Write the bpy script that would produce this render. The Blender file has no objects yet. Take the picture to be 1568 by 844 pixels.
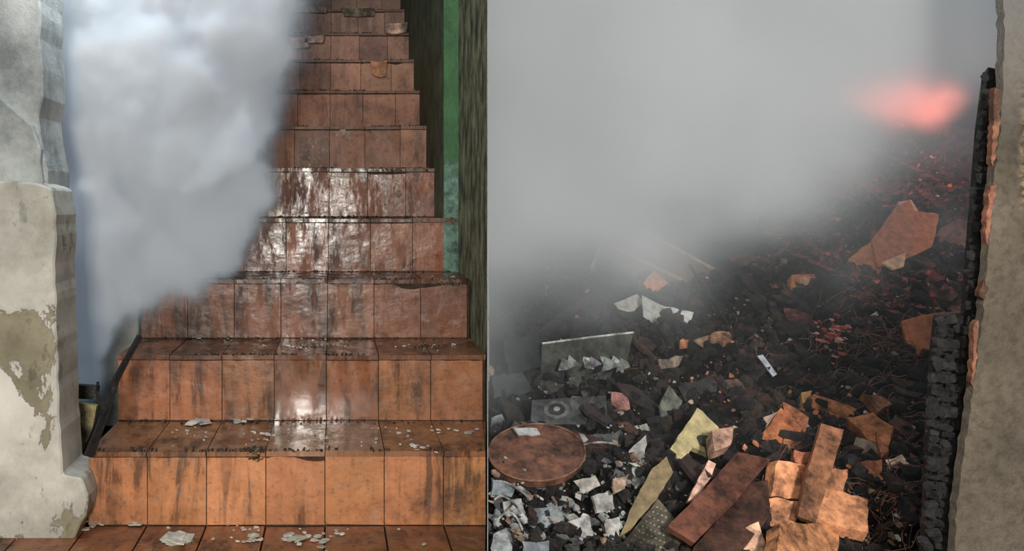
import bpy, math, random
from mathutils import Vector, Matrix, noise, Euler
random.seed(7)
F=1400.0; PX=515.0; PY=309.0; CZ=1.55
D1=2.1; T=.2852; H=.1725; Z0=CZ-.744
scene=bpy.context.scene
try:
    scene.view_settings.view_transform='Standard'
    scene.view_settings.look='None'
except Exception as e: print(e)

def ray(px,py): return Vector(((px-PX)/F,1.0,-(py-PY)/F))
def P(px,py,d):
    r=ray(px,py); return Vector((r.x*d,d,CZ+r.z*d))

# ---------- node helpers
def newmat(name):
    m=bpy.data.materials.new(name); m.use_nodes=True
    nt=m.node_tree; nt.nodes.clear(); return m,nt
def N(nt,t,**kw):
    n=nt.nodes.new(t)
    for k,v in kw.items(): setattr(n,k,v)
    return n
def L(nt,a,b): nt.links.new(a,b)
def ramp(nt,fac,stops):
    r=nt.nodes.new('ShaderNodeValToRGB'); e=r.color_ramp.elements
    while len(e)<len(stops): e.new(.5)
    for i,(p,c) in enumerate(stops):
        e[i].position=p; e[i].color=(c[0],c[1],c[2],1) if isinstance(c,(tuple,list)) else (c,c,c,1)
    L(nt,fac,r.inputs['Fac']); return r.outputs['Color']
def noi(nt,scale,detail=6,rough=.6,vscale=(1,1,1),dist=0):
    tc=N(nt,'ShaderNodeTexCoord'); mp=N(nt,'ShaderNodeMapping'); mp.inputs['Scale'].default_value=vscale
    L(nt,tc.outputs['Object'],mp.inputs['Vector'])
    n=N(nt,'ShaderNodeTexNoise'); n.inputs['Scale'].default_value=scale; n.inputs['Detail'].default_value=detail
    n.inputs['Roughness'].default_value=rough; n.inputs['Distortion'].default_value=dist
    L(nt,mp.outputs['Vector'],n.inputs['Vector']); return n.outputs['Fac']
def M(nt,op,a,b=None,c=None,clamp=False):
    n=nt.nodes.new('ShaderNodeMath'); n.operation=op; n.use_clamp=clamp
    for i,v in enumerate((a,b,c)):
        if v is None: continue
        if isinstance(v,(int,float)): n.inputs[i].default_value=v
        else: L(nt,v,n.inputs[i])
    return n.outputs[0]
def mrange(nt,v,a,b,c,d,sm=False):
    mr=nt.nodes.new('ShaderNodeMapRange')
    if sm: mr.interpolation_type='SMOOTHSTEP'
    L(nt,v,mr.inputs[0])
    for i,q in enumerate((a,b,c,d)): mr.inputs[i+1].default_value=q
    return mr.outputs[0]
def mix(nt,a,b,fac,mode='MIX'):
    m=nt.nodes.new('ShaderNodeMix'); m.data_type='RGBA'; m.blend_type=mode
    for s,v in ((m.inputs[6],a),(m.inputs[7],b)):
        if isinstance(v,(tuple,list)): s.default_value=(v[0],v[1],v[2],1)
        else: L(nt,v,s)
    if isinstance(fac,(int,float)): m.inputs[0].default_value=fac
    else: L(nt,fac,m.inputs[0])
    return m.outputs[2]
def finish(nt,col,rough=.7,bump=None,bs=.3,bd=.01,metal=0,spec=.5):
    b=N(nt,'ShaderNodeBsdfPrincipled'); o=N(nt,'ShaderNodeOutputMaterial')
    if isinstance(col,(tuple,list)): b.inputs['Base Color'].default_value=(*col,1)
    else: L(nt,col,b.inputs['Base Color'])
    if isinstance(rough,(int,float)): b.inputs['Roughness'].default_value=rough
    else: L(nt,rough,b.inputs['Roughness'])
    b.inputs['Metallic'].default_value=metal
    b.inputs['Specular IOR Level'].default_value=spec
    if bump is not None:
        bp=N(nt,'ShaderNodeBump'); bp.inputs['Distance'].default_value=bd
        if isinstance(bs,(int,float)): bp.inputs['Strength'].default_value=bs
        else: L(nt,bs,bp.inputs['Strength'])
        L(nt,bump,bp.inputs['Height']); L(nt,bp.outputs['Normal'],b.inputs['Normal'])
    L(nt,b.outputs[0],o.inputs['Surface']); return b

def mat_tile():
    m,nt=newmat('wet_terracotta_tile')
    at=N(nt,'ShaderNodeAttribute',attribute_name='Col')
    wet=at.outputs['Alpha']
    st=noi(nt,7,6,.65,(3.6,1.2,.50),.35); s2=ramp(nt,st,[(.42,.34),(.47,.78),(.53,1.0),(.64,1.12)])
    brk=ramp(nt,noi(nt,4.0,5,.6),[(.42,0),(.54,1)])
    brk=M(nt,'MULTIPLY',brk,mrange(nt,wet,0,.6,.4,1))
    c=mix(nt,at.outputs['Color'],s2,brk,'MULTIPLY')
    g=noi(nt,5,10,.78,(1,1,1.1),.3); g2=ramp(nt,g,[(.34,.22),(.48,.78),(.66,1.22)])
    c=mix(nt,c,g2,.9,'MULTIPLY')
    f=noi(nt,60,6,.75); f2=ramp(nt,f,[(.36,.3),(.46,1.0)])
    c=mix(nt,c,f2,.55,'MULTIPLY')
    lime=ramp(nt,noi(nt,18,9,.75),[(.56,0),(.72,.6)])
    c=mix(nt,c,(.42,.29,.22),lime)
    wm=ramp(nt,noi(nt,11,7,.75,(2.2,1.5,.7)),[(.42,.19),(.50,.32),(.57,.6)])
    wcl=M(nt,'MINIMUM',wet,1.0)
    r=mix(nt,(.6,.6,.6),wm,wcl)
    pool=mrange(nt,wet,1.05,1.5,1,.55)
    r=M(nt,'MULTIPLY',r,pool)
    b1=noi(nt,9,3,.5,(1,1.6,1.9)); b2=noi(nt,70,5,.7)
    h=M(nt,'ADD',b1,M(nt,'MULTIPLY',b2,.12))
    finish(nt,c,r,h,mrange(nt,wet,1.05,1.5,.32,.08),.011,0,.5); return m
def mat_attr(name,rough=.75,nscale=30,bs=.5,spec=.4,metal=0,lo=.45,soot=1):
    m,nt=newmat(name)
    at=N(nt,'ShaderNodeAttribute',attribute_name='Col')
    n=noi(nt,nscale,8,.7); c=mix(nt,at.outputs['Color'],ramp(nt,n,[(.32,lo),(.62,1.25)]),1,'MULTIPLY')
    if soot:
        c=mix(nt,c,ramp(nt,noi(nt,9,7,.7),[(.38,.10),(.53,1.0)]),.8,'MULTIPLY')
    finish(nt,c,rough,noi(nt,nscale*1.5,6,.7),bs,.01,metal,spec); return m
TILE=mat_tile()
RUB=mat_attr('rubble_surface',.7,22,.6,.4,0,.3)
PALE=mat_attr('flaked_paint_surface',.7,22,.6,.4,0,.5,0)
def mat_char():
    m,nt=newmat('charcoal_surface'); at=N(nt,'ShaderNodeAttribute',attribute_name='Col')
    c=mix(nt,at.outputs['Color'],ramp(nt,noi(nt,30,9,.75),[(.34,.3),(.6,1.3),(.7,2.2)]),1,'MULTIPLY')
    r=ramp(nt,noi(nt,22,6,.7),[(.40,.20),(.58,.75)])
    finish(nt,c,r,noi(nt,38,8,.75),1.0,.02,0,.65); return m
CHAR=mat_char()
WOOD=mat_attr('burnt_wood_surface',.42,14,.6,.5,lo=.12)
METAL=mat_attr('scorched_metal',.35,16,.3,.6,.5,lo=.2)
def mat_grout():
    m,nt=newmat('dirty_mortar'); n=noi(nt,25,8,.7)
    finish(nt,ramp(nt,n,[(.3,(.02,.014,.01)),(.6,(.09,.055,.035)),(.75,(.16,.12,.08))]),.6,n,.8,.02); return m
GROUT=mat_grout()
def mat_plaster_peel():
    m,nt=newmat('peeling_whitewash'); n=noi(nt,3.6,9,.66,dist=.5)
    mask=ramp(nt,n,[(.555,0),(.568,1)])
    olive=ramp(nt,noi(nt,12,6,.6),[(.3,(.20,.18,.12)),(.7,(.38,.34,.24))])
    white=ramp(nt,noi(nt,5,9,.7),[(.30,(.34,.33,.28)),(.46,(.60,.58,.51)),(.6,(.80,.78,.70))])
    stain=ramp(nt,noi(nt,2.2,5,.6),[(.40,.6),(.6,1)])
    white=mix(nt,white,stain,.8,'MULTIPLY')
    c=mix(nt,white,olive,mask)
    ck=ramp(nt,noi(nt,14,8,.7,(1.6,1,.7)),[(.36,.4),(.42,1)]); c=mix(nt,c,ck,.6,'MULTIPLY')
    b=mix(nt,noi(nt,26,9,.7),mask,.6)
    finish(nt,c,.85,b,.6,.018); return m
def mat_noise(name,stops,scale,rough=.85,bs=.6,bd=.02,det=8,vs=(1,1,1)):
    m,nt=newmat(name); n=noi(nt,scale,det,.65,vs)
    finish(nt,ramp(nt,n,stops),rough,noi(nt,scale*4,8,.7,vs),bs,bd); return m
PEEL=mat_plaster_peel()
GREYPL=mat_noise('sooty_grey_plaster',[(.34,(.20,.21,.21)),(.48,(.42,.44,.42)),(.62,(.62,.63,.60))],4.5,.85,.7,.02)
ROUGHWALL=mat_noise('rough_dark_olive_plaster',[(.38,(.04,.038,.018)),(.50,(.20,.19,.09)),(.64,(.46,.44,.25))],20,.7,1.0,.08,vs=(1,1,.55))
GREENW=mat_noise('dark_green_wall_paint',[(.38,(.025,.04,.014)),(.62,(.13,.16,.06))],12,.55,1.0,.05)
def mat_greenstrip():
    m,nt=newmat('peeling_green_paint'); n=noi(nt,14,8,.7)
    tc=N(nt,'ShaderNodeTexCoord'); sp=N(nt,'ShaderNodeSeparateXYZ'); L(nt,tc.outputs['Object'],sp.inputs[0])
    ad=M(nt,'MULTIPLY_ADD',n,.5,sp.outputs['Z'])
    low=ramp(nt,noi(nt,22,8,.7),[(.4,(.03,.05,.04)),(.52,(.10,.20,.14)),(.68,(.22,.32,.27))])
    hi=ramp(nt,n,[(.3,(.018,.06,.018)),(.6,(.04,.14,.04))])
    finish(nt,mix(nt,hi,low,mrange(nt,ad,1.86,1.94,1,0)),.5,n,.5,.02); return m
GSTRIP=mat_greenstrip()
def mat_tanwall():
    m,nt=newmat('hazed_tan_render_wall'); n=noi(nt,3,8,.6)
    c=ramp(nt,n,[(.3,(.05,.04,.027)),(.55,(.105,.083,.058)),(.75,(.15,.125,.095))])
    f=ramp(nt,noi(nt,40,6,.7),[(.35,.5),(.55,1.1)]); c=mix(nt,c,f,.7,'MULTIPLY')
    tc=N(nt,'ShaderNodeTexCoord'); sp=N(nt,'ShaderNodeSeparateXYZ'); L(nt,tc.outputs['Object'],sp.inputs[0])
    c=mix(nt,c,(.15,.148,.145),mrange(nt,sp.outputs['Z'],1.7,2.15,0,.8))  # smoke haze painted as grey into the upper wall colour
    x_=M(nt,'ADD',sp.outputs['X'],M(nt,'MULTIPLY',noi(nt,12,5,.6),.10))
    px_=mrange(nt,x_,1.97,2.00,0,1); pz=M(nt,'MULTIPLY',mrange(nt,sp.outputs['Z'],1.50,1.54,0,1),mrange(nt,sp.outputs['Z'],1.86,1.90,1,0))
    stn=ramp(nt,noi(nt,34,4,.6,(1,1,1.7)),[(.42,(.03,.02,.012)),(.5,(.14,.10,.055)),(.6,(.25,.18,.11))])
    c=mix(nt,c,stn,M(nt,'MULTIPLY',px_,pz))
    finish(nt,c,.9,noi(nt,26,8,.7),.8,.02); return m
TAN=mat_tanwall()
SOOT=mat_noise('soot_blackened_wall',[(.3,(.02,.02,.021)),(.55,(.07,.068,.066)),(.75,(.2,.19,.18))],3)
ASH=mat_noise('ash_and_char_ground',[(.3,(.003,.003,.003)),(.52,(.013,.011,.010)),(.64,(.04,.028,.02)),(.8,(.12,.09,.06))],14,.4,1.0,.04)

# ---------- mesh builder
class MB:
    def __init__(s): s.v=[];s.f=[];s.c=[];s.m=[]
    def add(s,vs,fs,col=(1,1,1),mat=0):
        o=len(s.v); s.v+= [tuple(v) for v in vs]
        for f in fs: s.f.append(tuple(o+i for i in f)); s.c.append(col); s.m.append(mat)
    def build(s,name,mats,smooth=False,parent=None):
        me=bpy.data.meshes.new(name); me.from_pydata(s.v,[],s.f)
        for m in mats: me.materials.append(m)
        me.polygons.foreach_set('material_index',s.m)
        ca=me.color_attributes.new('Col','FLOAT_COLOR','CORNER')
        d=[]
        for p,c in zip(me.polygons,s.c): d+= [c[0],c[1],c[2],c[3] if len(c)>3 else 1]*p.loop_total
        ca.data.foreach_set('color',d)
        if smooth: me.polygons.foreach_set('use_smooth',[True]*len(me.polygons))
        me.update()
        ob=bpy.data.objects.new(name,me); scene.collection.objects.link(ob)
        return ob
BOXF=[(0,3,2,1),(4,5,6,7),(0,1,5,4),(1,2,6,5),(2,3,7,6),(3,0,4,7)]
def box(mb,c,s,R=None,col=(1,1,1),mat=0,jit=0):
    vs=[]
    for z in(-1,1):
        for x,y in((-1,-1),(1,-1),(1,1),(-1,1)):
            v=Vector((x*s[0]/2,y*s[1]/2,z*s[2]/2))
            if jit: v=Vector([q*(1-random.random()*jit) for q in v])
            if R: v=R@v
            vs.append(v+Vector(c))
    mb.add(vs,BOXF,col,mat)
def bbox(mb,x0,x1,y0,y1,z0,z1,col=(1,1,1),mat=0):
    box(mb,((x0+x1)/2,(y0+y1)/2,(z0+z1)/2),(x1-x0,y1-y0,z1-z0),None,col,mat)
def rotm(a=None):
    if a is None: a=[random.uniform(0,6.28) for _ in range(3)]
    return Euler(a).to_matrix()
phi=(1+5**.5)/2
ICO=[Vector(v).normalized() for v in[(-1,phi,0),(1,phi,0),(-1,-phi,0),(1,-phi,0),(0,-1,phi),(0,1,phi),(0,-1,-phi),(0,1,-phi),(phi,0,-1),(phi,0,1),(-phi,0,-1),(-phi,0,1)]]
ICOF=[(0,11,5),(0,5,1),(0,1,7),(0,7,10),(0,10,11),(1,5,9),(5,11,4),(11,10,2),(10,7,6),(7,1,8),(3,9,4),(3,4,2),(3,2,6),(3,6,8),(3,8,9),(4,9,5),(2,4,11),(6,2,10),(8,6,7),(9,8,1)]
def chunk(mb,c,s,col,mat=0,R=None):
    if R is None: R=rotm()
    vs=[R@Vector((v.x*s[0],v.y*s[1],v.z*s[2]))*random.uniform(.65,1.2)+Vector(c) for v in ICO]
    mb.add(vs,ICOF,col,mat)
def prism(mb,pts,n,th,col=(1,1,1),mat=0):
    k=len(pts); n=Vector(n).normalized(); a=[Vector(p) for p in pts]; b=[p-n*th for p in a]
    fs=[tuple(range(k)),tuple(range(2*k-1,k-1,-1))]+[(i,k+i,k+(i+1)%k,(i+1)%k) for i in range(k)]
    mb.add(a+b,fs,col,mat)
def flake(mb,c,r,n,col,th=.002,mat=0,asp=1,k=None):
    n=Vector(n).normalized(); u=n.cross(Vector((.3,.2,.9) if abs(n.z)<.8 else (1,.2,0))).normalized(); w=n.cross(u)
    a0=random.uniform(0,6.28); k=k or random.randint(5,9); pts=[]
    for i in range(k):
        a=a0+6.283*i/k; q=r*random.uniform(.5,1.2)
        pts.append(Vector(c)+u*math.cos(a)*q+w*math.sin(a)*q*asp)
    prism(mb,pts,n,th,col,mat)
def tube(mb,pts,r,col=(1,1,1),mat=0,k=5,taper=1):
    pts=[Vector(p) for p in pts]; vs=[];fs=[]
    for i,p in enumerate(pts):
        d=(pts[min(i+1,len(pts)-1)]-pts[max(i-1,0)]).normalized()
        u=d.cross(Vector((.1,.2,1)))
        if u.length<.05: u=d.cross(Vector((1,0,0)))
        u.normalize(); w=d.cross(u); rr=r*(1+(taper-1)*i/(len(pts)-1))
        for j in range(k): a=6.283*j/k; vs.append(p+u*math.cos(a)*rr+w*math.sin(a)*rr)
    for i in range(len(pts)-1):
        for j in range(k): fs.append((i*k+j,i*k+(j+1)%k,(i+1)*k+(j+1)%k,(i+1)*k+j))
    fs+= [tuple(range(k-1,-1,-1)),tuple(range((len(pts)-1)*k,len(pts)*k))]
    mb.add(vs,fs,col,mat)
def jcol(c,j=.15):
    q=random.uniform(1-j,1+j); return (c[0]*q,c[1]*q*random.uniform(1-j/3,1+j/3),c[2]*q)

# ================= STAIRCASE =================
XL=-.57; TW=.136; XR=.3900
SL=231.0/F
def xm(y): return min(XR, SL*y-.004)
NS=14
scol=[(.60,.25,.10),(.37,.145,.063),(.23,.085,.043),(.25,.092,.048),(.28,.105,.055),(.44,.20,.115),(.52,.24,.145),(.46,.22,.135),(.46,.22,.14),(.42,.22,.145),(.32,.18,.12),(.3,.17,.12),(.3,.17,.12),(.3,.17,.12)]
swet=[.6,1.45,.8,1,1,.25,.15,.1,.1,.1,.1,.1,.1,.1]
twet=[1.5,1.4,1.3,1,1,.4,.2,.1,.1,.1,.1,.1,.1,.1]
st=MB()
def quadprism(mb,x0,x1,y0,y1,z0,z1,col,mat):
    a=[(x0,y0),(min(x1,xm(y0)),y0),(min(x1,xm(y1)),y1),(x0,y1)]
    if a[1][0]-x0<.003 and a[2][0]-x0<.003: return
    a=[(min(p[0],xm(p[1])),p[1]) for p in a]
    vs=[(p[0],p[1],z0) for p in a]+[(p[0],p[1],z1) for p in a]
    mb.add(vs,BOXF,col,mat)
for k in range(NS):
    y=D1+k*T; zb=Z0+k*H; zt=zb+H
    lx=XL-(.0 if k<3 else .05)
    quadprism(st,lx,9,y+.010,y+T+.02,zb-.25,zt-.012,(1,1,1),1)
    x=XL
    if k>=3: x-=TW
    while x<xm(y+T)-.004:
        x1=x+TW
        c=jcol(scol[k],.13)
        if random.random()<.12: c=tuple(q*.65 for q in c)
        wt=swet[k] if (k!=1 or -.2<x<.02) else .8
        c=(*c,wt)
        g=.0010; jz=random.uniform(-.0015,.0015); jy=random.uniform(-.0015,.0015)
        tx=random.uniform(-.004,.004)*(H); ty=random.uniform(-.0015,.0015)
        if k==1: tx*=.3; ty*=.3
        x1c=min(x1-g,xm(y))
        if x1c-x>.01:
            top=zt-.013+jz; nseg=10; up=[]
            ch=0
            if k==2 and x>.1: ch=.022
            if k==7 and x>.1: ch=.05
            if k==4 and .05<x<.2: ch=.012
            if k==0 and abs(x-(-.171))<.08: ch=.02
            sd=random.random()*99
            for q in range(nseg+1):
                xx=x+g+(x1c-x-g)*q/nseg
                dz=.0015+.003*abs(noise.noise(Vector((xx*60,k,sd))))+ch*max(0,noise.noise(Vector((xx*12,k*3.1,5)))+.25)
                up.append((xx,top-dz))
            poly=[(xx,y+jy+tx,zz) for xx,zz in up][::-1]+[(x+g,y+jy+ty-tx,zb+.002),(x1c,y+jy-ty-tx,zb+.002)]
            prism(st,poly,(0,-1,0),.012,c,0)
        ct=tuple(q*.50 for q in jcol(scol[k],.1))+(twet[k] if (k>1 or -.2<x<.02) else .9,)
        quadprism(st,x+g,x1-g,y-.010+random.uniform(0,.005),y+T-.004,zt-.012,zt+jz,ct,0)
        x=x1
for r in range(4):
    y0=D1-.004-(r+1)*.27; y1=y0+.267
    x=XL-TW*3
    while x<.39:
        quadprism(st,x+.002,x+TW-.002,y0,y1,Z0-.012,Z0+random.uniform(-.0015,.0015),tuple(q*.45 for q in jcol((.7,.26,.11),.15))+(.7,),0); x+=TW
quadprism(st,-1.2,9,1.0,D1+.02,Z0-.2,Z0-.010,(1,1,1),1)
stairs=st.build('tiled_staircase',[TILE,GROUT])

g=MB()
for k in range(11):
    y=D1+k*T; zt=Z0+(k+1)*H
    for _ in range(300):
        x=random.uniform(XL+.01,xm(y)-.01)
        if noise.noise(Vector((x*9,k*2.3,1)))<-.1: continue
        s=random.uniform(.001,.0038)
        c=random.choice([(.03,.02,.012),(.05,.03,.02),(.10,.06,.04),(.02,.015,.01),(.2,.14,.10)])
        chunk(g,(x,y-.009+abs(random.gauss(0,.010)),zt+s*.4),(s*1.5,s,s*.7),c)
    for _ in range(100):
        x=random.uniform(XL+.01,xm(y+T)-.01); s=random.uniform(.002,.005)
        chunk(g,(x,y+T-abs(random.gauss(0,.02))-.004,zt+s*.4),(s,s,s*.7),random.choice([(.03,.02,.012),(.06,.04,.02),(.10,.07,.05)]))
def cluster(px,py,d,n,sp,cols,smin=.002,smax=.006):
    c=P(px,py,d)
    for _ in range(n):
        s=random.uniform(smin,smax)
        chunk(g,(c.x+random.gauss(0,sp),c.y+random.gauss(0,sp*.4),c.z+random.uniform(0,smax)),(s,s,s*.6),random.choice(cols))
moss=[(.06,.04,.02),(.10,.07,.04),(.13,.11,.07),(.03,.02,.01)]
cluster(392,690,2.10,80,.014,moss)
for q in range(5): cluster(390+random.uniform(-6,10),692+3*q,2.096,16,.010,moss,.002,.004)
cluster(690,436,2.66,50,.02,moss); cluster(650,533,2.4,40,.03,moss); cluster(600,262,3.24,40,.05,[(.06,.05,.03),(.2,.12,.08)])
cluster(470,531,2.4,50,.05,[(.06,.05,.03),(.4,.35,.3)],.002,.004)
g.build('stair_grit',[PALE])

fl=MB()
def flk(px,py,d,r,n=1,sp=0,up=(0,0,1),col=(.58,.56,.48)):
    for _ in range(n):
        c=P(px,py,d); c.x+=random.gauss(0,sp)
        if up[2]>.5: c.y+=random.gauss(0,sp*.6); c.z+=.003+random.random()*.004
        else: c.z+=random.gauss(0,sp)
        if c.x>xm(c.y)-.02: continue
        nn=Vector(up)+Vector((random.uniform(-.2,.2),random.uniform(-.2,.2),random.uniform(-.1,.1)))
        flake(fl,c,r*random.uniform(.5,1.3),nn,jcol(col,.25),.002)
def dz(z,py): return (CZ-z)*F/(py-PY)
for px,py,r,n,sp in[(275,828,.030,5,.012),(207,803,.020,3,.01),(165,803,.012,4,.02),(140,806,.01,4,.02),(385,830,.012,8,.02),(440,826,.016,8,.025),(350,812,.005,9,.05),(500,822,.007,7,.04),(600,815,.004,9,.12),(380,808,.008,5,.02),(470,835,.010,6,.03)]:
    flk(px,py,dz(Z0,py),r,n,sp)
for px,py,r,n,sp in[(305,648,.020,4,.012),(375,646,.014,5,.02),(290,662,.005,6,.03),(420,668,.009,4,.02),(400,676,.005,6,.03),(480,672,.004,8,.04),(600,665,.005,8,.06),(640,686,.008,5,.02),(680,660,.006,6,.03),(730,662,.012,4,.02),(560,680,.004,8,.05),(665,687,.007,4,.03),(350,672,.003,10,.08)]:
    flk(px,py,dz(Z0+H,py),r,n,sp)
for px,py,r,n,sp in[(460,533,.008,3,.01),(398,531,.007,2,.01),(340,520,.005,3,.05),(620,533,.004,5,.06),(680,530,.006,3,.03),(470,521,.004,4,.05)]:
    flk(px,py,dz(Z0+2*H,py),r,n,sp,col=(.6,.59,.55))
for px,py,r,n,sp in[(470,421,.004,4,.05),(690,425,.006,3,.02)]:
    flk(px,py,dz(Z0+3*H,py),r,n,sp,col=(.55,.5,.45))
for px,py,k,r,n,sp in[(525,203,5,.009,9,.018),(490,222,5,.006,14,.022),(482,240,5,.005,12,.02),(283,405,3,.022,2,.004),(350,322,4,.02,1,.0),(325,405,3,.007,6,.012),(470,215,5,.003,12,.05)]:
    flk(px,py,D1+k*T-.004,r,n,sp,up=(0,-1,0),col=(.5,.42,.37))
fl.build('peeled_paint_flakes',[PALE])

lt=MB()
for px,py,k,w,hh,c in[(607,42,8,.10,.05,(.8,.5,.36)),(548,18,9,.17,.04,(.30,.24,.16)),(450,66,8,.14,.05,(.75,.42,.3)),(580,104,7,.07,.07,(.6,.27,.14)),(480,60,8,.10,.04,(.7,.45,.35)),(470,15,9,.2,.03,(.35,.25,.18))]:
    p=P(px,py,D1+k*T-.03); pts=[p+Vector((sx*w*random.uniform(.4,.55),0,sz*hh*random.uniform(.35,.55))) for sx,sz in((-1,-1),(0,-1.1),(1,-1),(1.05,0),(1,1),(-.2,.9),(-1,1))]
    prism(lt,pts,(0,-1,.15),.012,c)
lt.build('loose_tile_fragments',[RUB])

# ================= PARTITION =================
pw=MB()
YN=.85  # near end drawn forward to keep the room light off the stairs
A=(SL*YN,YN); B=(.3945,.3945/SL); Cc=(.3945,D1*1.407); Dd=(.347,D1*1.407); E=(.347,7.7)
SR=(747.5-PX)/F
Ff=(SR*7.7,7.7); G=(SR*YN,YN)
fp=[A,B,Cc,Dd,E,Ff,G]; ztop=4.2
k=len(fp); vs=[(x,y,0) for x,y in fp]+[(x,y,ztop) for x,y in fp]
fm=[1,1,2,3,1,0,0]
for i in range(k):
    j=(i+1)%k; pw.add([vs[i],vs[j],vs[k+j],vs[k+i]],[(3,2,1,0)],(1,1,1),fm[i])
pw.add(vs[k:],[tuple(range(k))],(1,1,1),0)
pw.build('wall_partition',[SOOT,ROUGHWALL,GSTRIP,GREENW])

# ================= LEFT WALL =================
lw=MB()
def pxprism(mb,poly,d,th,col=(1,1,1),mat=0,sub=0,jit=0):
    pts=[P(x,y,d) for x,y in poly]
    if sub:
        out=[]
        for i in range(len(pts)):
            a=pts[i]; b=pts[(i+1)%len(pts)]
            nn=max(1,int((b-a).length/sub))
            for q in range(nn): out.append(a.lerp(b,q/nn)+Vector((random.uniform(-jit,jit),0,random.uniform(-jit,jit))))
        pts=out
    prism(mb,pts,(0,-1,0),th,col,mat)
pxprism(lw,[(-260,900),(-260,278),(0,276),(50,279),(78,290),(86,330),(84,420),(87,520),(90,600),(93,690),(97,728),(125,735),(134,760),(132,790),(112,830),(90,870),(80,900)],2.02,.16,(1,1,1),0,.02,.0022)
pxprism(lw,[(-260,290),(-260,-420),(60,-420),(62,60),(66,150),(58,180),(64,215),(72,262),(74,300)],2.14,.18,(1,1,1),1,.03,.003)
pxprism(lw,[(-260,290),(-260,120),(0,150),(20,165),(48,190),(60,230),(68,300)],2.12,.03,(1,1,1),1,.025,.004)
bbox(lw,-.82,-.66,3.05,7.7,.8,4.2,(1,1,1),1)
bbox(lw,-1.9,-.66,7.55,7.7,.8,4.2,(1,1,1),1)
w=lw.build('wall_left',[PEEL,GREYPL])
w.modifiers.new('b','BEVEL').width=.004
dk=MB()
bbox(dk,-1.8,-1.65,2.1,4.2,.3,3.4); bbox(dk,-1.8,-.66,4.1,4.25,.3,3.4)
dk.build('wall_recess',[SOOT])
bs=MB(); bbox(bs,-1.8,-.575,2.02,4.2,.3,Z0-.02); bs.build('floor_recess',[ASH])
cs=MB(); tube(cs,[P(136,698,2.07),P(158,640,2.08),P(178,580,2.10),P(214,514,2.12)],.012,(.012,.010,.009),0,7,.6)
tube(cs,[P(162,632,2.07),P(148,600,2.12),P(150,585,2.12)],.006,(.012,.010,.009),0,6,.6)
cs.build('charred_stick',[CHAR])
wb=MB(); pxprism(wb,[(92,612),(148,622),(142,655),(128,690),(92,690)],2.3,.02,(.24,.19,.09)); 
pxprism(wb,[(92,588),(150,592),(148,612),(92,610)],2.36,.02,(.03,.025,.02)); wb.build('broken_wood_board',[WOOD])
rb=MB()
for _ in range(300):
    x=random.uniform(-.75,-.575); y=random.uniform(2.12,2.5); s=random.uniform(.006,.026)
    chunk(rb,(x,y,Z0-.02+random.random()*.06),(s,s,s*.7),random.choice([(.03,.025,.02),(.08,.07,.05),(.015,.015,.015),(.2,.18,.14)]))
rb.build('recess_rubble',[RUB])
bw=MB(); bbox(bw,-.9,.4,D1+NS*T+.02,D1+NS*T+.15,1.5,4.4); bw.build('wall_stair_back',[GREENW])

# ================= RIGHT ROOM =================
def lerpt(d,tab):
    if d<=tab[0][0]: return tab[0][1]
    for (a,b),(c,e) in zip(tab,tab[1:]):
        if d<=c: return b+(e-b)*(d-a)/(c-a)
    return tab[-1][1]
PROF=[(2.2,.26),(3.0,.40),(3.8,.62),(5.0,1.03),(6.2,1.58),(7.0,2.1),(7.8,2.5)]
def hz(x,y,fine=True):
    b=lerpt(y,PROF)
    ax=x/y*F+PX
    if y>4.3:
        tt=max(0,min(1,(1180-ax)/60)); b=b*(1-tt)+(lerpt(4.3,PROF)+(y-4.3)*.18)*tt
    b+=.13*noise.noise(Vector((x*1.6,y*1.6,0)))+.09*noise.noise(Vector((x*4,y*4,3)))
    if fine: b+=.045*noise.noise(Vector((x*11,y*11,5)))+.018*noise.noise(Vector((x*28,y*28,9)))
    return b
def hit(px,py):
    r=ray(px,py); d=2.3
    while d<7.5:
        p=Vector((r.x*d,d,CZ+r.z*d))
        if p.z<=hz(p.x,p.y,False): return p
        d+=.01
    return Vector((r.x*7.4,7.4,CZ+r.z*7.4))
hp=MB(); vs=[];fs=[]; NY=190; NX=230
for j in range(NY):
    y=2.3*(7.58/2.3)**(j/(NY-1))
    x0=SR*y+.006; x1=(1740-PX)/F*y
    for i in range(NX):
        x=x0+(x1-x0)*i/(NX-1); vs.append((x,y,hz(x,y)))
for j in range(NY-1):
    for i in range(NX-1): a=j*NX+i; fs.append((a,a+1,a+NX+1,a+NX))
hp.add(vs,fs); hp.build('ash_heap',[ASH])
fb=MB(); bbox(fb,-2.2,8.5,.8,7.9,-.1,0); fb.build('floor',[ASH])
bk=MB(); bbox(bk,1.3,8,7.62,7.75,0,4.6); bk.build('wall_back',[SOOT])
cm=MB()
xa=P(880,0,5.9).x; xb=P(1160,0,5.9).x
z=0.9; prof=[]
while z<3.6: prof.append((xb+random.uniform(-.03,.02),5.9,z)); z+=.09
prism(cm,[(xa,5.9,.3),(xb,5.9,.3)]+prof+[(xa,5.9,3.6)],(0,-1,0),.22)
cm.build('wall_cross',[SOOT])

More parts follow.
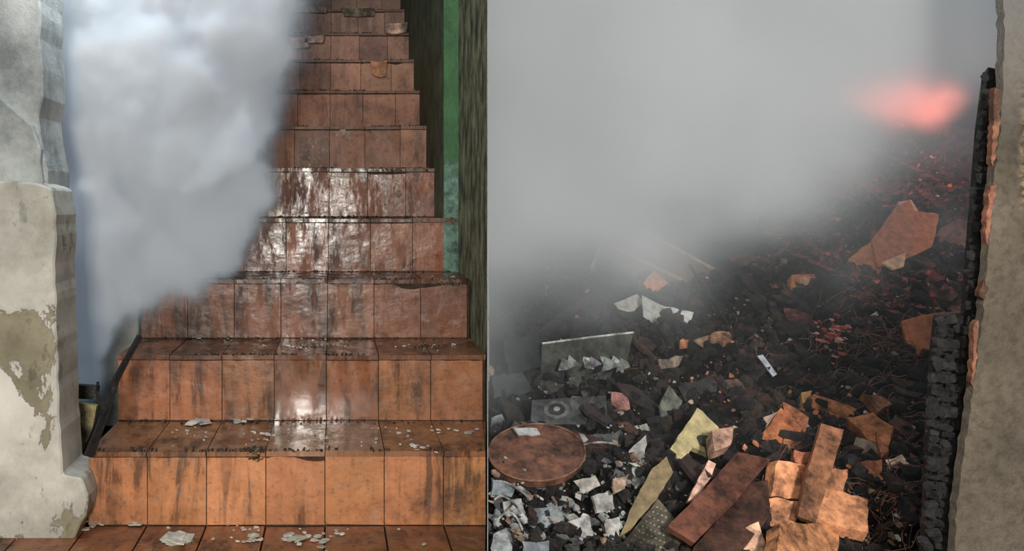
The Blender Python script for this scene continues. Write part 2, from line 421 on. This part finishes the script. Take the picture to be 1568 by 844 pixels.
rub=MB(); chr_=MB(); pale=MB()
def rnd_pt():
    while True:
        y=2.6*(7.2/2.6)**random.random(); x=random.uniform(SR*y+.03,(1500-PX)/F*y)
        px=PX+x/y*F; return x,y,px
def psize(a,b):
    return a*(b/a)**(random.random()**1.8)
CH=[(.010,.009,.009),(.016,.014,.013),(.028,.022,.019),(.006,.006,.006),(.04,.026,.019)]
for _ in range(8500):
    x,y,px=rnd_pt(); s=psize(.006,.048)*(y/4)**.5
    col=jcol(random.choice(CH),.3)
    if random.random()<.85: chunk(chr_,(x,y,hz(x,y)+s*.3),(s*random.uniform(.6,1.5),s,s*random.uniform(.4,1)),col)
    else: box(chr_,(x,y,hz(x,y)+s*.3),(s*random.uniform(1,2.5),s*random.uniform(.6,1.6),s*random.uniform(.2,.9)),rotm(),col,0,.5)
for _ in range(440):
    x,y,px=rnd_pt(); s=random.uniform(.025,.065)*(y/4.5)**.6
    c0=Vector((x,y,hz(x,y)+s*.25))
    for q in range(3):
        o=Vector((random.gauss(0,s*.5),random.gauss(0,s*.5),random.gauss(0,s*.2)))
        chunk(chr_,c0+o,(s*random.uniform(.4,1.1),s*.7,s*random.uniform(.3,.7)),jcol(random.choice(CH),.3))
for _ in range(120):
    x,y,px=rnd_pt(); l=random.uniform(.08,.26)
    if y<3.2: l*=.6
    flake(chr_,(x,y,hz(x,y)+.04),l*.6,(random.uniform(-.6,.6),-.5+random.uniform(-.4,.3),.8),jcol(random.choice([(.015,.012,.011),(.04,.024,.017),(.03,.03,.03),(.09,.04,.025),(.045,.04,.035)]),.3),random.uniform(.008,.02),0,random.uniform(.25,.6),random.randint(5,8))
for _ in range(4200):
    x,y,px=rnd_pt(); s=psize(.003,.016)*(y/4)**.5
    py=PY+(CZ-hz(x,y,False))/y*F
    left=px<1010
    if left and py>560: cols=[(.36,.35,.33),(.22,.24,.24),(.42,.40,.36),(.08,.08,.08),(.05,.05,.05),(.04,.04,.04),(.03,.03,.03),(.25,.12,.08)]
    elif px>1130 and py>590: cols=[(.45,.17,.08),(.5,.2,.1),(.15,.08,.05),(.08,.05,.04),(.45,.32,.24),(.02,.02,.02),(.03,.02,.02)]
    else:
        cols=[(.15,.085,.055),(.10,.06,.04),(.22,.13,.08),(.03,.03,.03)]*3+[(.45,.18,.09),(.5,.46,.40),(.4,.34,.25),(.34,.14,.07)]
    c=jcol(random.choice(cols),.3)
    if random.random()<.5: box(rub,(x,y,hz(x,y)+s*.6),(s*random.uniform(1,3.5),s*random.uniform(1,2.5),s*random.uniform(.3,1)),rotm(),c,0,.5)
    else: chunk(rub,(x,y,hz(x,y)+s*.6),(s*1.3,s,s*.7),c)
for _ in range(180):
    x,y,px=rnd_pt(); l=random.uniform(.04,.16); a=random.uniform(0,3.14)
    d=Vector((math.cos(a),math.sin(a)*.8,random.uniform(-.2,.5))).normalized()*l
    p=Vector((x,y,hz(x,y)+.016))
    box(chr_,p,(l,random.uniform(.004,.014),random.uniform(.003,.010)),d.to_track_quat('X','Z').to_matrix(),jcol(random.choice([(.02,.016,.013),(.06,.035,.02),(.12,.06,.035),(.01,.01,.01)]),.3),0,.2)
PC=[(.38,.38,.37),(.46,.44,.41),(.24,.27,.28),(.30,.31,.30),(.10,.10,.10),(.05,.05,.05),(.03,.03,.03),(.34,.23,.16)]
for _ in range(700):
    px=random.uniform(748,1000); py=random.uniform(560,850)
    if py<725 and random.random()<.75: continue
    p=hit(px,py); r=psize(.005,.040)
    flake(pale,(p.x,p.y,hz(p.x,p.y)+.02+random.random()*.04),r,(random.uniform(-.8,.8),-.7+random.uniform(-.6,.6),.7),jcol(random.choice(PC),.25),random.uniform(.002,.010),asp=random.uniform(.35,1),k=random.randint(4,8))
for _ in range(420):
    px=random.uniform(1000,1480); py=random.uniform(230,850)
    p=hit(px,py); r=psize(.005,.024)*(p.y/3.5)**.5
    flake(pale,(p.x,p.y,hz(p.x,p.y)+.02),r,(random.uniform(-.8,.8),-.6+random.uniform(-.5,.5),.8),jcol(random.choice([(.45,.43,.38),(.5,.22,.12),(.45,.17,.08),(.3,.2,.13),(.2,.18,.16)]),.3),.005,asp=random.uniform(.3,1),k=random.randint(4,7))
chr_.build('charcoal_debris',[CHAR]); rub.build('masonry_debris',[PALE]); pale.build('ash_flakes',[RUB])
wr=MB()
for _ in range(320):
    r0=random.random()
    if r0<.35: px,py=random.gauss(1320,45),random.gauss(520,50)
    elif r0<.6: px,py=random.gauss(1370,45),random.gauss(780,35)
    else: px,py=random.uniform(1170,1470),random.uniform(220,840)
    px=min(px,1480); py=max(210,min(py,842)); p=hit(px,py); p.z+=.03
    pts=[]; a=random.uniform(0,6.28); q=p.copy(); cv=random.uniform(-.7,.7); st_=random.uniform(.012,.035)
    for i in range(12):
        pts.append(Vector((q.x,q.y,hz(q.x,q.y)+.03+.025*math.sin(i*.8+a))))
        a+=cv+random.uniform(-.3,.3); q+=Vector((math.cos(a),math.sin(a)*.6,0))*st_
    c=random.choice([(.24,.10,.07),(.16,.06,.04),(.10,.07,.05),(.30,.15,.10),(.04,.04,.04),(.20,.16,.13)])
    tube(wr,pts,random.uniform(.0008,.0018),c,0,4)
wr.build('burnt_wire_tangle',[PALE])

def piece(name,poly,n,th,col,mat,lift=.05,jag=0,mb=None,centre=None,extra=None):
    cx=sum(p[0] for p in poly)/len(poly); cy=sum(p[1] for p in poly)/len(poly)
    if centre: cx,cy=centre
    h0=hit(cx,cy); n=Vector(n).normalized(); o=h0+Vector((0,-lift*.3,lift))
    def proj(px,py):
        r=ray(px,py); cam=Vector((0,0,CZ)); t=(o-cam).dot(n)/r.dot(n); return cam+r*t
    pts=[]
    for i in range(len(poly)):
        a=poly[i]; b=poly[(i+1)%len(poly)]
        m=max(1,int(math.hypot(a[0]-b[0],a[1]-b[1])/9)) if jag else 1
        for q in range(m):
            t=q/m; pts.append(proj(a[0]+(b[0]-a[0])*t+random.uniform(-jag,jag),a[1]+(b[1]-a[1])*t+random.uniform(-jag,jag)))
    own=mb is None
    if own: mb=MB()
    prism(mb,pts,n,th,col)
    if extra: extra(mb,proj,n)
    if own: return mb.build(name,[mat])
nl=(.1,-.75,.65)
rt=MB()
piece('',[(1298,398),(1335,368),(1345,400),(1350,412),(1338,440),(1320,438),(1318,420)],(-.5,-.8,.5),.02,(.66,.24,.10),RUB,.09,1,rt)
piece('',[(1335,368),(1372,318),(1392,306),(1400,322),(1438,328),(1428,378),(1385,398),(1345,410)],(.15,-.8,.6),.02,(.52,.17,.07),RUB,.12,1,rt)
rt.build('terracotta_roof_tile',[PALE])
piece('roof_tile_fragment',[(1350,402),(1388,386),(1384,408),(1368,413)],(.0,-.7,.7),.012,(.75,.5,.28),PALE,.16)
piece('broken_mortar_lump',[(1375,308),(1395,306),(1420,345),(1412,352),(1385,332)],(.0,-.7,.7),.03,(.6,.42,.3),PALE,.2,1)
bk1=MB()
piece('',[(1212,421),(1248,420),(1253,436),(1236,452),(1212,444)],nl,.05,(.58,.21,.09),RUB,.10,1,bk1)
piece('',[(1222,425),(1242,424),(1244,436),(1230,440)],nl,.02,(.70,.38,.24),RUB,.115,.6,bk1)
bk1.build('broken_brick',[PALE])
piece('terracotta_slab',[(1381,492),(1412,482),(1448,477),(1450,503),(1430,517),(1426,560),(1408,548),(1388,525)],(-.2,-.85,.5),.025,(.45,.16,.075),PALE,.16,1)
piece('rusty_sheet',[(1440,350),(1470,335),(1492,345),(1482,405),(1455,398),(1430,372)],(-.2,-.85,.5),.02,(.20,.09,.06),RUB,.1,1)
bp=MB()
br=[([(1165,672),(1195,625),(1228,655),(1212,690),(1180,688)],(.52,.17,.07)),([(1198,615),(1240,640),(1232,662),(1205,648)],(.45,.15,.07)),
([(1245,603),(1310,625),(1300,650),(1240,622)],(.42,.15,.07)),([(1295,640),(1335,632),(1368,655),(1360,682),(1330,672)],(.62,.23,.10)),
([(1190,705),(1235,712),(1225,765),(1180,760)],(.66,.28,.14)),([(1178,762),(1222,768),(1215,810),(1180,805)],(.62,.26,.13)),
([(1195,800),(1290,805),(1280,850),(1190,850)],(.60,.25,.12)),([(1255,745),(1330,765),(1328,815),(1250,800)],(.62,.27,.13)),
([(1230,712),(1300,720),(1290,760),(1235,745)],(.5,.2,.1)),([(1310,668),(1350,682),(1335,720),(1300,705)],(.30,.25,.18)),
([(1200,670),(1240,680),(1235,708),(1195,700)],(.5,.18,.08)),([(1355,705),(1380,697),(1395,712),(1370,735)],(.75,.5,.38)),
([(1310,708),(1350,705),(1352,735),(1315,735)],(.55,.2,.1)),([(1322,603),(1350,606),(1368,618),(1345,632)],(.30,.12,.07)),
([(1130,815),(1160,800),(1180,850),(1120,850)],(.65,.36,.25)),([(1090,660),(1125,652),(1120,682),(1095,690)],(.7,.4,.3)),
([(1228,600),(1242,598),(1240,630),(1230,628)],(.65,.38,.15)),([(1170,640),(1190,632),(1192,655),(1172,660)],(.5,.36,.28)),
([(1290,780),(1310,770),(1330,800),(1315,818)],(.5,.2,.1)),([(1340,660),(1362,690),(1350,700)],(.4,.15,.08)),([(1215,690),(1250,695),(1248,712),(1218,708)],(.42,.14,.07))]
for poly,c in br:
    n=(random.uniform(-.5,.5),-.8+random.uniform(-.3,.3),.6+random.uniform(-.3,.3))
    piece('',poly,n,random.uniform(.03,.06),jcol(c,.2),RUB,.10+random.uniform(0,.03),1.8,bp)
bp.build('broken_hollow_bricks',[RUB])
piece('wooden_plank',[(1258,648),(1292,658),(1262,760),(1248,802),(1222,790),(1238,715)],(.1,-.8,.6),.02,(.30,.13,.065),WOOD,.18,.8)
piece('charred_cabinet_panel',[(1022,806),(1080,748),(1130,692),(1180,704),(1120,775),(1062,832)],(.1,-.7,.7),.025,(.13,.048,.028),WOOD,.13,.8)
piece('charred_board',[(1062,838),(1150,740),(1175,735),(1180,790),(1130,850),(1060,852)],(.0,-.6,.8),.02,(.07,.03,.02),WOOD,.08,.8)
def dots(mb,proj,n):
    for i in range(9):
        for j in range(7):
            u=i/9+.06; v=j/7+.08
            if u+v>1.35: continue
            x=955+u*50+v*45; y=838-u*66+v*20
            p=proj(x,y); flake(mb,p+n*.002,.0035,n,(.6,.6,.56),.001)
piece('perforated_metal_plate',[(945,842),(1008,764),(1052,816),(1030,852),(945,852)],(.0,-.6,.8),.004,(.18,.15,.11),METAL,.10,0,extra=dots)
ye=MB()
piece('',[(1012,705),(1040,668),(1068,624),(1104,655),(1090,697),(1062,685),(1042,715),(1025,725)],(.1,-.75,.65),.03,(.44,.37,.19),RUB,.14,1.5,ye)
piece('',[(1000,716),(1022,698),(1030,722),(1005,765),(965,812),(950,820),(968,775)],(-.1,-.75,.65),.02,(.20,.15,.08),RUB,.13,1.5,ye)
ye.build('yellow_foam_panel',[PALE])
piece('pink_insulation_strip',[(1085,705),(1098,710),(1070,765),(1052,768)],(.1,-.75,.65),.02,(.62,.38,.30),RUB,.13,1.5)
piece('grey_slate_fragment',[(1010,620),(1025,590),(1045,615),(1040,645),(1012,640)],(.3,-.75,.65),.012,(.16,.17,.14),RUB,.08,1)
def ell(cx,cy,rx,ry,k=36): return [(cx+rx*math.cos(6.2832*i/k),cy+ry*math.sin(6.2832*i/k)) for i in range(k)]
def ring(mb,proj,n):
    pts=[proj(*q)+n*.003 for q in ell(822,694,74,44)]; tube(mb,pts+[pts[0]],.004,(.22,.12,.08),0,6)
piece('round_stool_seat',ell(822,694,73,43),(0,-.45,.89),.03,(.18,.08,.05),WOOD,.11,extra=ring)
def cabx(mb,proj,n):
    tube(mb,[proj(830,526),proj(900,517),proj(970,509)],.005,(.6,.6,.56),0,6)
    tube(mb,[proj(828,610),proj(880,607),proj(930,604)],.005,(.5,.5,.46),0,6)
piece('burnt_cabinet',[(830,527),(970,509),(962,545),(955,600),(826,608)],(.05,-.95,.3),.2,(.05,.055,.045),RUB,.14,extra=cabx)
fo=MB()
for k_ in range(9):
    cx=865+k_*11; pts=[(cx-10,570-random.uniform(0,8)),(cx-4,548-random.uniform(0,6)),(cx+9,545+random.uniform(0,10)),(cx+12,566-random.uniform(0,10))]
    piece('',pts,(random.uniform(-.7,.7),-.8,random.uniform(.1,.8)),.003,jcol((.34,.35,.34),.3),METAL,.20,1,fo)
fo.build('torn_foil_sheet',[METAL])
def spk(mb,proj,n):
    for rr,c in((20,(.22,.22,.22)),(13,(.05,.05,.05)),(5,(.3,.3,.3))):
        prism(mb,[proj(*q)+n*(.012-rr*.0004) for q in ell(852,628,rr,rr*.7,20)],n,.004,c)
piece('burnt_radio',[(815,613),(928,606),(930,642),(900,650),(812,650)],(0,-.75,.65),.05,(.12,.125,.125),METAL,.10,extra=spk)
pt=MB()
for poly,c in (([(770,770),(800,762),(808,795),(775,805)],(.36,.36,.35)),([(812,780),(860,775),(866,812),(830,822),(810,805)],(.24,.27,.29)),
 ([(870,800),(900,790),(912,835),(880,845)],(.38,.37,.36)),([(753,818),(775,810),(785,845),(753,850)],(.30,.32,.33)),([(905,760),(935,750),(942,778),(915,785)],(.34,.33,.31)),
 ([(925,795),(950,790),(948,830),(928,838)],(.42,.41,.39)),([(753,735),(790,740),(785,760),(753,756)],(.24,.27,.29)),([(880,738),(912,728),(920,745),(890,756)],(.40,.37,.33)),
 ([(962,690),(990,668),(985,712),(966,722)],(.30,.30,.28)),([(905,668),(950,660),(955,690),(915,698)],(.06,.065,.07)),([(753,640),(770,632),(775,655),(753,660)],(.24,.26,.26)),
 ([(800,828),(840,830),(838,850),(800,850)],(.16,.18,.20)),([(940,735),(962,728),(958,750),(942,754)],(.48,.34,.25)),([(965,655),(992,648),(998,664),(972,670)],(.36,.36,.32)),
 ([(770,520),(825,510),(830,560),(778,572)],(.02,.022,.024)),([(753,575),(800,570),(815,600),(755,610)],(.03,.032,.034)),([(1040,590),(1090,575),(1100,600),(1050,615)],(.03,.028,.026)),
 ([(1095,585),(1130,578),(1140,596),(1105,602)],(.16,.10,.07)),([(1060,520),(1090,510),(1080,535)],(.3,.2,.13)),([(1010,550),(1045,545),(1040,562),(1012,565)],(.30,.24,.18)),([(1040,518),(1055,522),(1050,535),(1040,533)],(.5,.2,.1))):
    n=(random.uniform(-.4,.4),-.85+random.uniform(-.2,.2),.5+random.uniform(-.2,.3))
    piece('',poly,n,random.uniform(.004,.012),c,RUB,.09,2.4,pt)
pt.build('broken_ceramic_tiles',[RUB])
ps_=MB()
piece('',[(983,452),(1000,462),(1022,470),(1030,498),(1005,498),(986,486)],(.5,-.8,.5),.003,(.50,.54,.50),RUB,.16,1,ps_)
piece('',[(1022,470),(1062,478),(1050,512),(1028,497)],(-.3,-.8,.4),.003,(.6,.64,.6),RUB,.17,1,ps_)
piece('',[(940,465),(975,450),(985,462),(968,480),(948,474)],(.2,-.8,.5),.003,(.42,.42,.38),RUB,.12,1,ps_)
ps_.build('plastic_sheet',[PALE])
def doorx(mb,proj,n):
    for a,b in(((955,336),(1094,413)),((905,410),(985,455)),((935,340),(905,412)),((925,372),(1050,432))):
        p,q=proj(*a),proj(*b); tube(mb,[p,p.lerp(q,.5),q],.012,(.42,.32,.24),0,4)
piece('burnt_cabinet_door',[(905,410),(937,338),(958,336),(1095,412),(1062,440),(1020,450),(985,455)],(.2,-.85,.45),.02,(.15,.09,.065),PALE,.42,extra=doorx)
piece('scorched_tile',[(985,432),(1003,415),(1028,440),(1020,458),(995,450)],(.1,-.8,.5),.02,(.60,.24,.12),PALE,.5,1)
rd=MB()
for a,b,r in(((1055,405),(1108,508),.010),((1068,440),(1032,492),.009),((1000,380),(1050,410),.007)):
    p=hit(*b)+Vector((0,-.05,.04)); q=P(a[0],a[1],p.y+.12); tube(rd,[p,p.lerp(q,.5),q],r,(.03,.03,.03),0,6)
rd.build('bent_metal_rods',[METAL])
bm=MB()
for a,b,wd in(((1195,395),(1290,440),.06),((1240,300),(1330,330),.06),((1330,240),(1440,290),.06),((1180,480),(1230,560),.05),((780,560),(900,470),.05),((760,500),(830,470),.05),((1140,600),(1200,560),.06),((1200,240),(1300,280),.06),((1290,560),(1360,600),.06)):
    p=hit(*a)+Vector((0,0,.05)); q=hit(*b)+Vector((0,0,.05)); d=q-p
    n_=9
    for i in range(n_):
        c=p.lerp(q,(i+.5)/n_)+Vector((0,0,random.uniform(-.008,.008))); box(bm,c,(d.length/n_*1.03,wd*random.uniform(.6,1.2),wd*.6*random.uniform(.6,1.1)),d.to_track_quat('X','Z').to_matrix(),jcol((.025,.019,.017),.4),0,.25)
bm.build('charred_beams',[CHAR])
piece('cracked_bowl',ell(1104,516,17,9,16),(0,-.6,.8),.03,(.40,.22,.13),RUB,.10,.8)
piece('white_plastic_strip',[(1160,545),(1168,543),(1190,573),(1184,577)],(0,-.8,.6),.006,(.42,.44,.50),PALE,.13)
piece('faded_cloth_scrap',[(935,600),(958,604),(966,625),(955,640),(938,622)],nl,.008,(.35,.16,.14),RUB,.08,1.5)
piece('white_rag',[(786,655),(820,656),(826,666),(795,666)],(.2,-.6,.8),.006,(.38,.39,.39),PALE,.145,1.8)
rg=MB()
for _ in range(40):
    p=hit(random.gauss(1275,14),random.gauss(538,16)); flake(rg,p+Vector((0,-.04,.09)),random.uniform(.01,.03),(random.uniform(-.8,.8),-.8,random.uniform(0,.8)),random.choice([(.45,.12,.10),(.5,.27,.25),(.30,.06,.05)]),.004,asp=.4)
rg.build('red_cloth_scraps',[PALE])
sl=MB()
for cx,cy,r in((1298,762,.03),(1285,745,.022),(1375,765,.035),(1395,790,.03),(1350,790,.028)):
    p=hit(cx,cy); chunk(sl,p+Vector((0,-.08,.12)),(r,r,r),(.012,.012,.013)); 
sl.build('charcoal_lumps',[CHAR])
tw=MB()
for (a,b,c) in(((755,772),(778,766),(812,800)),((758,800),(772,782),(800,825)),((890,715),(920,705),(950,716)),((758,840),(782,800),(800,850))):
    pts=[]
    for i in range(9):
        t=i/8; x=(1-t)**2*a[0]+2*t*(1-t)*b[0]+t*t*c[0]; y=(1-t)**2*a[1]+2*t*(1-t)*b[1]+t*t*c[1]
        p=hit(x,y); pts.append(p+Vector((0,0,.08)))
    tube(tw,pts,.004,(.42,.43,.42),0,6)
tw.build('melted_plastic_pipe',[RUB])

# right doorway wall
rw=MB()
WD=2.58
pxprism(rw,[(1760,-420),(1760,1000),(1452,1000),(1460,845),(1466,770),(1476,700),(1484,640),(1492,590),(1500,520),(1508,455),(1514,380),(1520,280),(1532,200),(1536,110),(1538,0),(1540,-420)],WD,.03,(1,1,1),0,.02,.004)
rw.build('wall_right',[TAN])
cb=MB()
def cw(t0,segs):
    for (y0,a0,b0),(y1,a1,b1) in zip(segs,segs[1:]):
        if y0<=t0<=y1:
            q=(t0-y0)/(y1-y0); return a0+(a1-a0)*q,b0+(b1-b0)*q
SEG=[(108,1510,1534),(200,1498,1530),(300,1490,1522),(400,1482,1515),(478,1476,1508),(482,1434,1506),(560,1426,1500),(640,1422,1490),(740,1418,1478),(880,1410,1468)]
y_=110
while y_<878:
    a,b=cw(y_,SEG); b+=10
    x_=a+random.uniform(-3,3)
    hh=random.uniform(9,20)
    while x_<b:
        ww=random.uniform(10,24)
        c=P(x_+ww/2+random.uniform(-2,2),y_+random.uniform(-5,5),2.66)
        box(cb,c+Vector((0,random.uniform(-.008,.008),0)),(ww/F*2.7*.97,.035,hh/F*2.7*.93),rotm((random.uniform(-.4,.4),random.uniform(-.35,.35),random.uniform(-.45,.45))),jcol((.016,.014,.014),.6),0,.35)
        x_+=ww
    y_+=hh
prism(cb,[P(b_+3,y,2.69) for y,a_,b_ in SEG]+[P(a_+4,y,2.69) for y,a_,b_ in SEG[::-1]],(0,-1,0),.03,(.01,.009,.009))
cbo=cb.build('charred_door_frame',[CHAR]); m_=cbo.modifiers.new('b','BEVEL'); m_.width=.005; m_.segments=2
be=MB()
for poly in([(1524,135),(1533,140),(1530,200),(1521,255),(1518,250)],[(1516,285),(1526,283),(1516,345),(1512,375),(1509,360)],[(1504,430),(1513,440),(1509,460),(1499,455)],[(1492,495),(1499,490),(1495,560),(1491,592),(1488,585)]):
    pxprism(be,poly,WD-.012,.02,jcol((.22,.09,.05),.2),0,.012,.003)
be.build('exposed_brick_edge',[RUB])

# ================= SMOKE =================
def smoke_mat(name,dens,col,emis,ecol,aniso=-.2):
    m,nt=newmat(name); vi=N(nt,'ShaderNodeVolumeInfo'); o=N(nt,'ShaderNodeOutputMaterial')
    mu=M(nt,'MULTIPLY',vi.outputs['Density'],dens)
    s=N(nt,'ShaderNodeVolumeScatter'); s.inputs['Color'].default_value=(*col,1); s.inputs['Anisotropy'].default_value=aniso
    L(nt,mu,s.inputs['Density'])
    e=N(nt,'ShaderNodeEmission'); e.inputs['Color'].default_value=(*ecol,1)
    L(nt,M(nt,'MULTIPLY',mu,emis),e.inputs['Strength'])  # smoke glows by its density, standing in for multiple scattering
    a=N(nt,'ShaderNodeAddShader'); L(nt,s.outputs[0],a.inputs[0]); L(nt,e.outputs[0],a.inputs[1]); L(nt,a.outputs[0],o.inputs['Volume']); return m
def gn_volume(name,mn,mx,res,field,mat):
    ng=bpy.data.node_groups.new(name+'_nodes','GeometryNodeTree')
    ng.interface.new_socket('Geometry',in_out='OUTPUT',socket_type='NodeSocketGeometry')
    ng.interface.new_socket('Geometry',in_out='INPUT',socket_type='NodeSocketGeometry')
    out=ng.nodes.new('NodeGroupOutput'); vc=ng.nodes.new('GeometryNodeVolumeCube')
    vc.inputs['Min'].default_value=mn; vc.inputs['Max'].default_value=mx
    vc.inputs['Resolution X'].default_value=res[0]; vc.inputs['Resolution Y'].default_value=res[1]; vc.inputs['Resolution Z'].default_value=res[2]
    L(ng,field(ng),vc.inputs['Density'])
    sm=ng.nodes.new('GeometryNodeSetMaterial'); sm.inputs['Material'].default_value=mat
    L(ng,vc.outputs[0],sm.inputs[0]); L(ng,sm.outputs[0],out.inputs[0])
    me=bpy.data.meshes.new(name); me.materials.append(mat)
    ob=bpy.data.objects.new(name,me); scene.collection.objects.link(ob)
    md=ob.modifiers.new('smoke','NODES'); md.node_group=ng; return ob
def gnoise(nt,scale,det,off=(0,0,0),rough=.55):
    pos=nt.nodes.new('GeometryNodeInputPosition'); va=nt.nodes.new('ShaderNodeVectorMath'); va.operation='ADD'; va.inputs[1].default_value=off
    L(nt,pos.outputs[0],va.inputs[0]); n=nt.nodes.new('ShaderNodeTexNoise'); n.inputs['Scale'].default_value=scale; n.inputs['Detail'].default_value=det; n.inputs['Roughness'].default_value=rough
    L(nt,va.outputs[0],n.inputs['Vector']); return n.outputs[0],pos.outputs[0]
def smooth(nt,v,a,b,c=0,d=1): return mrange(nt,v,a,b,c,d,True)
blobs=[(110,40,110,2.72),(240,30,120,2.9),(345,15,105,2.72),(388,60,60,2.65),(210,160,120,2.62),(335,145,90,2.85),(150,260,100,2.80),(290,240,98,2.66),(335,290,72,2.74),(140,350,88,2.60),(240,335,96,2.74),(312,350,66,2.64),(270,395,58,2.62),(125,440,68,2.6),(205,415,64,2.66),(115,510,46,2.66),(100,-60,120,2.8),(300,-80,150,2.8),(125,575,36,2.7)]
def dist(nt,pos,c):
    vm=nt.nodes.new('ShaderNodeVectorMath'); vm.operation='DISTANCE'; L(nt,pos,vm.inputs[0]); vm.inputs[1].default_value=c; return vm.outputs['Value']
def fieldL(nt):
    n1,pos=gnoise(nt,5.5,7,rough=.58); n2,_=gnoise(nt,2.6,3,(5,5,5)); cur=None
    for (x,y,r,d) in blobs:
        c=P(x,y,d); R=r/F*d
        q=M(nt,'SUBTRACT',1.0,M(nt,'DIVIDE',dist(nt,pos,c),R))
        cur=q if cur is None else M(nt,'MAXIMUM',cur,q)
    nn=M(nt,'MULTIPLY',M(nt,'SUBTRACT',n1,.5),1.9)
    v=M(nt,'ADD',cur,nn)
    core=M(nt,'MULTIPLY',smooth(nt,v,-.14,.36),smooth(nt,n2,.3,.65,.5,1.3))
    return M(nt,'ADD',core,M(nt,'MULTIPLY',smooth(nt,M(nt,'ADD',cur,M(nt,'MULTIPLY',nn,.5)),-.5,.1),.08))
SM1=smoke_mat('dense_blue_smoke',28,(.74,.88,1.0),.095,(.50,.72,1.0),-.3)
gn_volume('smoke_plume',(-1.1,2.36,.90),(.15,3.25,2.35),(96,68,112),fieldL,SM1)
def fieldR(nt):
    n1,pos=gnoise(nt,.9,4,(3,1,0)); n2,_=gnoise(nt,1.9,5,(1,7,2)); sp=nt.nodes.new('ShaderNodeSeparateXYZ'); L(nt,pos,sp.inputs[0])
    zb=M(nt,'MULTIPLY_ADD',sp.outputs[0],.42,.56)
    h=M(nt,'SUBTRACT',sp.outputs[2],zb)
    v=M(nt,'ADD',h,M(nt,'MULTIPLY',M(nt,'SUBTRACT',n1,.5),.9))
    v=M(nt,'ADD',v,M(nt,'MULTIPLY',M(nt,'SUBTRACT',n2,.5),.9))
    a=M(nt,'MULTIPLY',smooth(nt,v,0.0,.75),smooth(nt,n2,.32,.68,.3,2.0))
    return M(nt,'ADD',M(nt,'MAXIMUM',a,smooth(nt,h,.3,.9,0,.6)),.012)
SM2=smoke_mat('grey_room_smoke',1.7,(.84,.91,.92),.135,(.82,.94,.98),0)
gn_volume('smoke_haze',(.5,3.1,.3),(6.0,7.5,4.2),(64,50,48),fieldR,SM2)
fm_,nt=newmat('fire_glow'); vi=N(nt,'ShaderNodeVolumeInfo'); e=N(nt,'ShaderNodeEmission'); e.inputs['Color'].default_value=(1,.27,.20,1)
L(nt,M(nt,'MULTIPLY',vi.outputs['Density'],11),e.inputs['Strength']); o=N(nt,'ShaderNodeOutputMaterial'); L(nt,e.outputs[0],o.inputs['Volume'])
fc=P(1350,145,6.4)
def fieldF(nt):
    n1,pos=gnoise(nt,3.2,4,(2,2,2)); cur=None
    for (x,y,r) in((1300,122,40),(1335,132,60),(1372,142,66),(1408,146,60),(1440,146,46)):
        c=P(x,y,6.4); q=M(nt,'SUBTRACT',1.0,M(nt,'DIVIDE',dist(nt,pos,c),r/F*6.4)); cur=q if cur is None else M(nt,'MAXIMUM',cur,q)
    return smooth(nt,M(nt,'ADD',cur,M(nt,'MULTIPLY',M(nt,'SUBTRACT',n1,.5),1.0)),-.1,1.0)
gn_volume('fire_flames',(fc.x-.6,6.0,fc.z-.5),(fc.x+.85,6.8,fc.z+.5),(48,26,34),fieldF,fm_)

# ================= LIGHTS =================
def area(name,loc,tgt,size,energy,col=(1,1,1),sy=None):
    l=bpy.data.lights.new(name,'AREA'); l.size=size; l.energy=energy; l.color=col
    if sy: l.shape='RECTANGLE'; l.size_y=sy
    o=bpy.data.objects.new(name,l); o.location=loc; o.rotation_euler=(Vector(tgt)-Vector(loc)).to_track_quat('-Z','Y').to_euler(); scene.collection.objects.link(o); return o
area('torch_light_stairs',(-.26,-.7,1.62),(-.1,2.6,1.4),.45,64,(1,.95,.86),.25)
area('added_smoke_light',(-.55,2.1,2.55),(-.5,2.9,1.9),.3,13,(.78,.89,1))  # added light out of view, shades the smoke from above; no lamp there
area('added_room_light',(1.15,-.1,1.9),(1.9,4.6,.8),.3,150,(1,.96,.9))  # second light added to brighten the room beyond the stair light's falloff
pl_=bpy.data.lights.new('fire_light','POINT'); pl_.energy=55; pl_.color=(1,.16,.13); pl_.shadow_soft_size=.3
po=bpy.data.objects.new('fire_light',pl_); po.location=P(1400,80,6.4); scene.collection.objects.link(po)
w=bpy.data.worlds.new('World'); scene.world=w; w.use_nodes=True
w.node_tree.nodes['Background'].inputs[0].default_value=(.68,.78,.85,1); w.node_tree.nodes['Background'].inputs[1].default_value=.2

cam=bpy.data.cameras.new('camera'); co=bpy.data.objects.new('camera',cam); scene.collection.objects.link(co)
cam.sensor_width=36; cam.lens=36*F/1568; cam.shift_x=(784-PX)/1568; cam.shift_y=-(422-PY)/1568
co.location=(0,0,CZ); co.rotation_euler=(math.pi/2,0,0); cam.clip_start=.05
scene.camera=co
